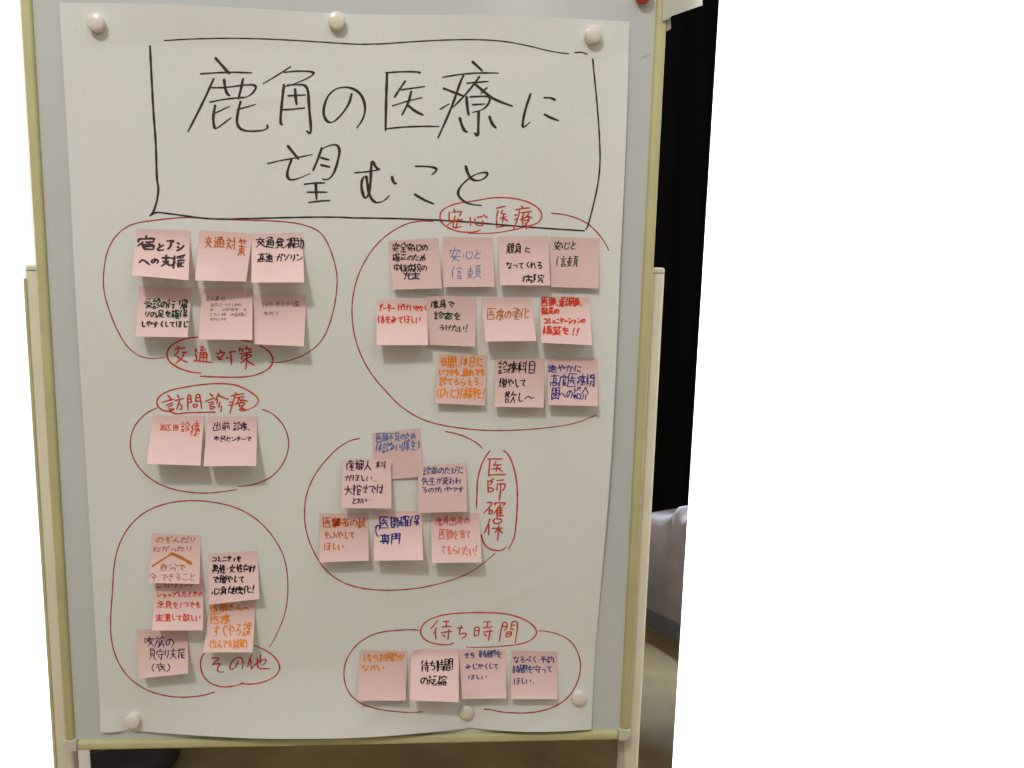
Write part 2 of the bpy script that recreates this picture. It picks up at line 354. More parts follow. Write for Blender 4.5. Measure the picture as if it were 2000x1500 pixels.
# red ovals round the groups
G = [parse("750,103 600,105 430,125 250,150 150,210 80,290 30,400 8,550 8,700 50,850 110,1000 180,1130 250,1200 320,1240 400,1253 510,1243/700,103 1050,122 1400,130 1600,150 1750,200 1820,280 1870,400 1912,560 1908,700 1885,850 1830,1030 1760,1140 1650,1220 1550,1260 1450,1283 1360,1283", 200, 400, .24),
     parse("640,200 520,197 400,232 280,310 180,410 90,560 40,720 25,880 40,1040 90,1200 160,1330 240,1430 300,1495 390,1590 520,1675 650,1722 800,1750 1000,1772 1231,1773 1450,1758 1700,1725 1865,1655/1525,140 1640,150 1780,200 1870,280 1930,360 1958,420", 680, 380, .26),
     parse("535,382 430,430 330,530 280,640 268,760 300,880 380,1000 500,1100 650,1170 850,1210 1000,1217 1150,1207 1315,1180/1562,398 1650,430 1740,510 1800,610 1825,730 1800,860 1740,970 1650,1060 1550,1110 1450,1140 1325,1150", 200, 720, .2),
     parse("555,165 480,180 380,235 280,330 180,450 110,580 70,720 65,880 90,1030 150,1180 230,1310 330,1400 430,1455 560,1495 770,1518 1050,1502 1250,1460 1450,1400 1600,1320 1760,1185/1318,103 1430,125 1540,170 1610,215 1650,255", 580, 820, .22),
     parse("780,1400 700,1425 560,1438 430,1425 300,1385 180,1300 100,1180 60,1040 55,900 70,700 80,500 120,350 200,220 320,125 480,72 650,60 820,80 960,120 1090,200 1190,310 1270,450 1297,620 1290,780 1260,900 1200,1030 1165,1085", 200, 960, .28),
     parse("632,205 600,198 450,205 350,215 250,245 150,310 80,400 45,500 50,620 100,720 200,790 330,825 450,840 580,848 660,840/1145,820 1200,825 1280,845 1430,852 1550,845 1680,810 1780,750 1850,660 1890,560 1898,450 1860,340 1800,270 1700,225 1600,208 1570,210", 660, 1180, .25)]
for g in G:
    for st in g: pens('group_outline', [st], 2.5, RED, poster, taper=.3)
# headings: oval + characters, traced
HD = [(parse("780,590 700,625 620,635 420,635 250,595 120,530 30,450 -10,380 0,240 120,145 320,70 560,40 800,0 1050,-45 1350,-40 1600,5 1750,60 1900,150 1970,240 1985,330 1940,430 1820,490 1640,535 1420,590 1150,640 900,660 550,655/262,185 290,240/235,245 340,235 415,228 405,270 365,325/180,240 168,320 175,400/285,310 270,420 245,500 250,535 300,548 420,522/350,365 335,440 300,560/140,500 200,445 270,410 440,385/582,345 590,510/680,370 668,430 690,480 760,512 830,495 850,460 820,400/718,342 825,330/840,295 920,350/1090,170 1180,140 1280,127/1130,205 1100,330 1095,440 1100,560/1125,535 1230,520 1340,500/1220,205 1170,275 1290,280/1165,368 1300,330/1240,285 1225,340 1215,450/1235,370 1320,412/1580,120 1615,160/1465,200 1600,170 1745,158/1550,210 1525,330 1480,460 1425,580/1450,300 1500,300/1450,390 1520,362/1580,255 1680,238 1785,230/1640,250 1615,320 1570,410/1735,265 1690,320 1610,390/1690,310 1800,358/1660,345 1740,330 1720,440 1640,470/1640,410 1715,392/1605,350 1610,510/1640,500 1760,545/1680,470 1682,570", 860, 390, .1), 3.1),
      (parse("610,32 480,42 340,70 200,130 100,210 55,300 60,400 120,490 240,570 380,625 520,660 660,668/645,725 900,738 1200,745 1400,742 1600,715 1750,660 1870,590 1930,500 1943,430 1910,340 1850,270 1780,220 1690,172/1360,82 1460,95 1570,122/235,190 285,240/190,250 290,232 390,222/265,270 230,320 178,375/320,300 410,300/365,300 340,370 290,430 205,500/230,375 310,430 420,480/575,240 565,300/560,340 580,370 582,450/530,450 640,458 740,470 865,478/640,205 715,205 690,235 630,268 750,260/645,300 640,380 635,460/650,300 755,300 765,350 755,450/650,345 750,340/645,390 750,388/700,305 700,455/990,262 1020,295/930,328 1000,312 1090,300 1060,350 1010,390 955,432 1055,425/945,378 1020,432/1150,300 1210,290 1280,285/1185,285 1195,400 1200,520/1105,385 1150,410/1350,210 1340,260 1335,290/1350,255 1420,240/1385,250 1400,285/1475,195 1450,250/1465,235 1560,240/1510,245 1525,280/1345,330 1440,315 1575,295/1470,300 1475,450 1450,605/1385,430 1385,360 1460,345 1550,340 1550,375 1490,400/1465,400 1420,450 1360,500/1480,450 1540,495 1610,530", 320, 655, .11), 3.4),
      (parse("1145,572 850,575 570,585 460,605 390,600 320,560 170,545 90,480 55,400 75,320 150,240 300,165 500,120 800,70 1050,45 1250,38 1450,50 1600,90 1750,160 1880,250 1950,320 1945,400 1900,450 1800,510 1680,545/262,255 320,325/155,390 270,355 400,325/235,450 290,420 360,395/265,480 355,435/285,515 380,505 370,530 310,550 290,520/445,255 470,300/400,360 470,335 560,318/480,340 465,420 425,520/470,410 520,440 530,480 510,525 480,510/630,340 635,420 640,535/630,340 640,265 670,245 695,280 700,385/640,330 695,330/640,390 715,382/785,385 785,300 800,245 830,230 860,260 880,380 895,520/800,305 855,300/795,370 870,365/735,430 820,425 800,475 745,485 740,430/1045,225 1100,280/955,375 1050,335 1135,305/1015,400 1120,375/1035,440 1120,410/1050,465 1140,465 1120,500 1060,520 1050,470/1210,225 1180,290 1145,350/1210,260 1300,300 1395,335/1190,330 1180,410/1235,380 1210,480/1265,455 1250,560/1520,205 1545,240/1435,270 1560,245 1685,228/1510,270 1480,380 1450,480 1415,600/1410,390 1455,385/1395,450 1460,430/1530,310 1610,290 1695,282/1600,300 1570,370 1520,440/1570,340 1660,350 1755,370/1660,330 1620,370/1590,400 1680,390 1700,420 1660,450 1600,460/1580,400 1600,470/1645,455 1650,520/1590,520 1650,550 1720,535/1610,495 1700,520", 300, 745, .105), 3.3),
      (parse("165,0 70,130 0,330 -25,500 -25,640 -35,760 -30,850/365,0 440,60 500,200 545,380 568,560 565,800 550,1050 530,1250 490,1350 435,1445/40,1240 60,1330 110,1410 200,1460 310,1468 360,1450 410,1410/130,125 240,122 350,125/165,140 155,240 145,385/145,360 270,352 405,352/255,160 220,215/215,215 335,208/190,270 330,255/275,215 255,305/280,260 345,305/220,405 180,440/135,440 135,520 140,615/150,450 215,450 160,505/150,545 225,555 205,600 145,605/265,440 365,430/275,490 265,580/275,490 390,485 385,540 345,595/325,480 320,600 300,740/120,765 210,755 160,830 70,920/160,860 150,930/150,870 210,880 190,920 155,935/230,770 245,800/240,765 380,765 390,780 350,810/320,790 220,930/275,840 265,990/275,850 350,835/270,880 345,875/270,915 345,912/265,955 365,955/320,830 318,955/210,1015 225,1070 300,1070 345,1030 320,1000 240,1000 210,1020/165,1000 130,1100 80,1215/150,1080 145,1240/195,1140 355,1135/295,1090 290,1200 275,1320/280,1150 240,1200/295,1150 350,1210", 935, 880, .1333), 3.2),
      (parse("110,205 50,290 15,420 30,600 90,760 180,870 300,950 450,1005 640,1025 820,1005 960,970 1100,920/1010,920 1080,950 1250,955 1450,930 1650,870 1840,770 1935,650 1960,540 1930,430 1830,290 1700,180 1520,80 1320,10/290,318 400,310 470,325 400,400 275,495 400,455 515,450 470,500 430,570 435,630 480,660 590,655/935,400 900,500 830,575 760,600 730,560 750,470 830,350 930,292 1020,310 1062,400 1055,500 1032,590/1275,235 1210,370 1170,545/1245,350 1250,480 1265,610 1300,530 1440,400 1620,330 1615,400 1580,465 1545,470/1485,235 1475,440/1415,320 1405,450 1420,550 1500,580 1600,578 1710,568", 390, 1260, .08), 3.0),
      (parse("545,500 500,535 360,538 200,510 90,460 20,380 8,290 60,190 180,110 350,55 560,25 900,10 1300,18 1500,50 1700,120 1850,220 1910,320 1880,400 1780,480 1600,535 1300,565 950,580 750,572/285,145 235,215 175,280/270,260 220,370/260,320 255,380 265,450/385,160 475,155/435,150 430,240/360,245 515,235/345,340 430,328 525,318/475,290 465,380 455,455/370,370 410,405/610,265 700,260/680,225 650,290 640,375 700,345 755,350 750,390 685,438/895,255 885,400/900,250 965,245 965,300 955,380/895,305 955,302/885,395 955,375/1045,165 1160,160/1110,165 1090,245/1030,262 1185,242/1040,330 1190,315/1145,285 1135,380 1115,470/1045,360 1080,392/1350,180 1320,310 1295,480/1345,180 1400,165 1425,200 1410,270 1370,305/1335,240 1410,235/1500,170 1475,285/1500,165 1560,150 1590,180 1585,300 1550,510/1490,220 1550,215/1490,285 1530,280/1415,335 1400,410/1415,330 1495,320 1490,390 1405,410/1415,365 1490,355", 820, 1195, .12), 3.0)]
for h, wd in HD:
    ps = pens('heading_lettering', h, wd, REDL, poster, chisel=.2, sm_=2)
# ------------------------------------------------------------------ handwriting glyphs (10 x 10 grid strokes)
GL = dict(l.split('=', 1) for l in """亻=6005 3439
彳=6003 7316 4549
言=4051 0292 2474 2565 2729 277779 2979
口=1218 128288 1888
日=2029 207079 2575 2979
目=2029 207079 2373 2676 2979
月=303619 30808979 3383 3686
木=0383 4049 4307 4387
禾=7012 0383 4149 4307 4387
女=401589 7219 0393
宀=4042 0204 029284
疒=5052 2292 222619 0314 0716
广=5051 1292 120709
辶=1021 03231708 083899
竹=2002 1141 3133 6052 6191 7173
糸=402243 6225 2666 4649 2608 6688
扌=0292 5059 5937 0795
土=1384 4048 0888
石=0191 4107 2528 257578 2878
隹=3014 2329 2393 2595 2797 2999 6369
見=2026 207076 2272 2474 2676 3619 666899
頁=0090 5022 2227 227277 2474 2676 3709 6799
食=2003 2053 1318 134346 1545 1828 2739
矢=3012 1272 0494 4408 5598
束=0292 1416 148486 1686 4049 4719 4799
門=0009 004044 0242 0444 5054 5090 5292 5494 9099
宿=宀@0099 3407 2549 4494 6466 4649 469699 4999 4797
と=3044 8235172989
ア=118163 534719
シ=1132 1536 196793
へ=063398
の=524628061351948869
支=0292 4045 1575 7509 2599
援=扌@0039 9041 4142 6162 8182 4494 4696 5459 5777 6659 6899
交=4042 0292 3315 6385 6409 3499
通=辶@0099 308051 3237 32828777 3484 3686 5257
対=2022 0252 4209 1459 5393 8089 8979 6567
策=竹@0099 0494 2527 257577 4349 4609 4699
費=2181 8183 1383 135353 4005 6065 2447 247477 2676 2777 3809 6899
補=4051 127209 4549 6577 甫@4099
甫=0292 1419 14949988 4049 1696 7081
助=0008 004047 0242 0545 0857 5292 92977989 707559
高=4042 0191 3336 336365 3565 0609 069699 口@2679
速=辶@0099 3282 3335 338385 3585 5057 5537 5587
・=4454
.=5859
ガ=03736959 4009 7182 8091
ソ=1124 8139
リ=2126 717549
り=2126 717549
ン=1132 188693
受=8020 1222 4243 7263 0404 049486 2676 7619 2699
診=言@0049 7043 7093 8355 8656 9759
行=彳@0039 5292 4595 7579 7968
帰=0105 303619 509094 5292 5494 4547 459597 5659 569698 7479
足=2024 207074 2474 4448 5686 2609 2699
を=1282 401544657 8446385989
確=石@0049 隹@4199 4043 409082
保=亻@0039 5053 508083 5383 4595 7479 7548 7598
し=30375987
や=0462938565 5062 2049
す=0292 50553634545739
く=703489
て=0281444779
で=0281444779 7485 8394
ほ=1019 4090 4494 7177594789
は=1019 3393 7077594789
に=2019 4282 475899
た=0262 3009 5484 475899
だ=0262 3009 5484 475899 8081 9091
め=2157 7056290643849769
安=宀@0099 421689 7319 0696
全=5004 5094 2575 2777 5559 1999
心=0508 3238598886 5263 8295
立=4042 1181 2436 7456 0797
中=1216 129296 1696 5059
核=木@0039 6162 4292 62534494 8439 9559 7799
病=疒@0099 3393 4649 46969979 6457 6688
院=阝@0039 完@3099
阝=1019 10603333664616
完=6061 2124 219193 3484 2696 4619 6679 7999
充=4042 0292 421474 6375 3619 666899
実=宀@0099 2474 1686 0898 4348 4809 4899
信=亻@0039 言@4099
頼=束@0049 頁@5099
親=3031 0151 1213 4233 0353 2349 0555 2509 2649 見@5099
身=5041 2127 21717969 2373 2575 0777 8309
な=0252 3015 7183 6468493788
っ=1564869
っ=15648679
つ=0361938759
れ=2029 032307 0752627899
る=1070165486693858
デ=2171 0393 5329 8090
ー=0595
―=0595
タ=3015 31813949 3465
げ=1019 3393 7059 8081 9091
け=1019 3393 7059
か=02626859 4019 7194
が=02626859 4019 7184 8081 9091
い=121839 8286
体=亻@0039 4292 7079 7247 7297 5888
み=1151280725 0595 7349
鹿=广@0099 3484 3383 4346 6346 3686 4749 4769 6769 679987
角=4012 307043 232709 23737969 2575 2777 5357
察=宀@0099 4416 5386 3353 2676 1888 5759 3718 7798
う=3160 14738549
！=7046 4849
療=疒@0099 3393 6236 6397 5557 557577 5676 6769 5849 8898
強=107073 1373 1316 16464939 6043 8192 4448 449497 4797 7249 4999
化=亻@0049 9254 50589897
医=0090 0009 0999 4124 3383 1585 5327 5588
師=2011 1119 114144 1444 1646 4649 1949 5191 5358 53939877 7179
看=8020 2272 0494 5219 目@3599
護=言@0039 4191 5052 8082 隹@4396 4797 9749 5799
職=耳@0039 4151 4363 4548 45656848 5050 8099 7297 9269
耳=0090 2028 7079 2373 2676 0898
員=2022 207072 2272 2447 247477 2575 2777 3809 6899
コ=128288 1888
ミ=2143 2455 1779
ュ=256568 0898
ニ=2272 0898
ケ=3005 2292 6239
ョ=246469 2666 2969
構=木@0039 4191 4393 5053 7073 5459 549499 5696 4797 7479
築=竹@0099 1444 3447 1747 5458 548487 0797 4749 4709 4799
夜=4042 0292 3305 2449 6344 5484 8439 5499
間=門@0099 2529 256569 2767 2969
休=亻@0039 木@4099
も=4037598775 1262 1464
誰=言@0049 隹@4099
ら=3151 2326 2665876939
え=3151 1474 7419566999
。=5767685857
（=7034366979
）=2064662919
(=7034366979
)=2064662919
D=1019 1060827619
r=2329 244373
制=1002 1151 0353 3039 1518 155558 7076 909989
科=禾@0049 5162 5364 4696 8089
増=土@0039 4051 9081 4246 429296 4494 4696 7246 5759 578789 5989
欲=谷@0049 3004 欠@5099
谷=3012 6082 5215 5295 口@2599
欠=3004 1292 9283 5409 5499
〜=063366
〜=06336694
度=广@0099 3393 4446 7446 4676 3777 7739 4799
機=木@0039 504253 6263 704383 8193 4595 5549 8099 5767 9679
関=門@0099 2545 5565 2676 1888 5719 5799
紹=糸@0049 5090 9083 7043 5559 559599 5999
介=5005 5095 353719 6569
巡=辶@0099 412447 614467 816487
回=口@0099 口@3366
出=4048 1114 1474 7174 0509 0989 8589
前=2031 7052 0292 1419 14444939 1646 1747 6467 8499
市=4042 0292 1417 147477 4249
民=1070 7073 1373 1019 1939 358599
セ=0482 8265 2028 2889
不=0191 5206 4249 5486
多=4003 315104 3233 6418 5386 8619 4656
厚=0090 100609 日@3175 3686 8657 5759 2797
生=2004 1282 4049 1585 0999
先=2004 1272 4044 0595 3519 656899
産=4041 1181 3132 6152 0393 030609 生@3499
婦=女@0049 5090 9093 5191 5393 4447 449496 5659 568688 7479
人=404419 4499
大=0393 404509 4499
館=食@0049 6061 4143 419193 5459 548486 5686 578989 5989
ま=1282 1484 5057394789
お=0252 30381816648669 7193
び=02321639676295 8091 7071
変=4041 0191 3115 5154 7284 4417 3574 7419 4699
わ=2029 023207 0763837869
者=1272 4044 0595 8109 日@3599
数=2025 0353 2305 2345 女@0559 7054 6292 8249 5399
ふ=415264664828 0618 8598
専=0191 2226 228286 2484 2686 4057 0797 77798969 3839
育=4041 0292 421474 6375 月@2499
ぞ=21711584464979 8081 9091
そ=21711584464979
ん=500935556996
ね=2029 023207 0752838648476898
自=4032 2229 227279 2474 2676 2979
分=3004 6094 2575 757969 4509
今=4004 4094 3464 2575 7549
き=1171 1373 3066 262869
こ=2171 172989
ワ=1114 118149
ク=3004 217129
ッ=2435 4446 8458
プ=02727229 8090918180
意=4041 1181 0393 日@3375 1708 36385868 5666 8798
1=4049
現=0181 0585 0989 4149 見@4099
テ=2171 0393 5329
ィ=7437 5459
男=2024 207074 2272 2474 4044 0696 969979 4509
性=4049 2315 6377
性=2029 0315 3337 生@4099
向=4022 1219 12929989 口@3577
健=亻@0039 5282 4393 5484 5686 7069 2223 3799
康=广@0099 3393 2494 3373 5259 5729 5799
ぐ=703489 8081 9192
課=言@0049 5054 509094 5292 5494 4696 7079 7649 7699
家=宀@0099 2373 5306 4454 446649 7457 5599
族=2021 0252 2309 24444939 6043 5191 6355 4696 7349 7699
守=宀@0099 1595 7479 7968 3647
予=1171 7143 3355 0494 9486 5459
約=糸@0049 6043 52929889 6475
べ=063398 6172 7081
ち=0282 402564866939
じ=30375987 7081 8091
短=矢@0049 5191 口@5376 5999 5758 8878
縮=糸@0049 6061 4143 419193 5447 4649 5494 6669 669699 6797 6999
サ=0393 2026 7049
フ=118129
ラ=2171 138329
三=1181 2474 0898
時=日@0139 寺@4099
寺=1282 4044 0494 0696 7579 7968 2738
待=彳@0039 寺@4099
？=2244 4664
◇=20024260 4548""".split('\n'))
def glyph(ch, depth=0):
    out = []
    for tok in GL.get(ch, '').split():
        if '@' in tok:
            g, b = tok.split('@'); x0, y0, x1, y1 = [int(c) for c in b]
            for st in glyph(g, depth + 1): out.append([(x0 + a * (x1 - x0) / 9, y0 + c * (y1 - y0) / 9) for a, c in st])
        else:
            if len(tok) % 2: tok = tok[:-1]
            out.append([(int(tok[i]), int(tok[i + 1])) for i in range(0, len(tok), 2)])
    return out
HALF = '.1！・(),。（）r'
KANA = 'しいりくっつょュッィ'
def cw(c): return .45 if c in HALF else .72 if c in KANA else .5 if c == ' ' else .85 if ord(c) < 0x3100 else 1.0
def write(pen, text, x0, y0, x1, y1, base, wid, dy=0.0):
    bx, by, s = base; tot = sum(cw(c) for c in text); x = x0
    for c in text:
        w_ = (x1 - x0) * cw(c) / tot; t = (x + w_ / 2 - x0) / (x1 - x0)
        if c != ' ':
            hs = (y1 - y0) * random.uniform(.92, 1.05); yo = y0 + dy * t + random.uniform(-.03, .03) * hs; k = .88 if w_ > 0 else 1
            if ord(c) < 0x3100 and len(text) > 1: hs *= .86; yo += (y1 - y0) * .09
            sl = random.uniform(-.06, .16); rt = random.uniform(-.09, .05)
            for st in glyph(c):
                pts = []
                for a, b in st:
                    a += random.uniform(-.30, .30); b += random.uniform(-.30, .30)
                    X = x + w_ * (.04 + a / 9 * k * 1.03) + (4.5 - b) / 9 * sl * hs; Y = yo + b / 9 * hs + (a - 4.5) / 9 * rt * w_
                    pts.append((bx + X * s, by + Y * s))
                cur = ord(c) < 0x3100
                pen.stroke(pts, wid * random.uniform(.98, 1.28), .3, 3 if cur else 1, step=3.5, taper=.45)
        x += w_
# ------------------------------------------------------------------ sticky notes
def homog(q):        # quad (TL TR BR BL) pixel -> unit square, returned as function px,py -> u,s
    (x0, y0), (x1, y1), (x2, y2), (x3, y3) = q
    dx1, dx2, dx3 = x1 - x2, x3 - x2, x0 - x1 + x2 - x3
    dy1, dy2, dy3 = y1 - y2, y3 - y2, y0 - y1 + y2 - y3
    den = dx1 * dy2 - dx2 * dy1; g = (dx3 * dy2 - dx2 * dy3) / den; h = (dx1 * dy3 - dx3 * dy1) / den
    H = Matrix(((x1 - x0 + g * x1, x3 - x0 + h * x3, x0), (y1 - y0 + g * y1, y3 - y0 + h * y3, y0), (g, h, 1)))
    I = H.inverted()
    def fwd(u, s): v = H @ Vector((u, s, 1)); return v.x / v.z, v.y / v.z
    def inv(px, py): v = I @ Vector((px, py, 1)); return v.x / v.z, v.y / v.z
    return fwd, inv
NQ = {1:(266.8,446.2,371.2,450.2,368.2,547.2,257.2,537.8),2:(389.2,448.6,494,456.4,480.3,550,381.2,547.6),3:(492,456.8,591,454,594,551.6,490.8,551.8),4:(271.8,559.2,375.6,563.4,366,658.8,264.4,657),5:(393.9,566.8,493.3,565.6,492.8,664,388,662.8),6:(496.8,575,598.8,576.8,593.4,676.4,495.6,672.2),
7:(758.3,470.4,855.8,464,863.3,563.4,767.6,565.6),8:(864.4,461.8,962.3,463.3,966.2,560,866.8,560.8),9:(972.9,461.8,1070.6,461.4,1075,557.5,977.1,556.8),10:(1073.9,462.2,1171.3,464.9,1169,563.4,1076.2,560.6),11:(734.9,584.3,833.4,586.5,836.1,674,735.8,674),12:(832.3,576.6,930.5,581,928,676.9,836.3,673.6),13:(939.8,582,1036.8,580.8,1047.8,665.8,948.6,667),14:(1054.2,580.2,1151.4,581.4,1156.6,674.2,1057.2,669.6),
15:(856,690,952.2,694.4,947.3,792.3,850.5,787.3),16:(966.5,698,1064.3,700.3,1062,796,966.5,794.5),17:(1068.8,696.2,1166.8,699.8,1167.6,793.4,1071.2,791),18:(298.6,811,399,811.8,391,909.4,286.6,905.8),19:(405.4,813.8,502.6,813.4,500.2,909.8,397.4,910.6),20:(726.3,845.9,820.4,835.7,827.2,930.9,732.5,938.8),21:(669,896.3,764,898,764.3,993.2,666.8,992.1),22:(816.5,909.6,910.5,904.2,912.4,999.3,817.3,1002),23:(624,1003.2,719.7,1003,720,1095,624.4,1098.4),24:(730.5,997.5,823.5,998.3,826.4,1094.3,730.7,1095),25:(841.1,1002.3,936.2,1001.9,940.8,1098.5,843.8,1099.5),26:(296.5,1041.2,392.7,1045.4,389.2,1140.6,289.8,1138.5),27:(305,1136,398.5,1130,395.9,1231.3,297,1231.6),28:(406.7,1081.1,502.8,1075.6,506.8,1169.9,408,1181),29:(410,1178,499.6,1173,493.4,1274,396.6,1274.2),30:(266.6,1229.4,367,1228,367.4,1315.4,270.6,1325.8),31:(702.7,1270.1,795.4,1271,792.3,1368.4,699.4,1368.4),32:(803,1268,895.7,1268.6,895.9,1371.7,801.1,1367.8),33:(896.6,1268.3,987.4,1268.3,989,1364,902.7,1365.6),34:(998.4,1269.9,1088.6,1273.2,1088.6,1365.6,998.4,1365.6)}
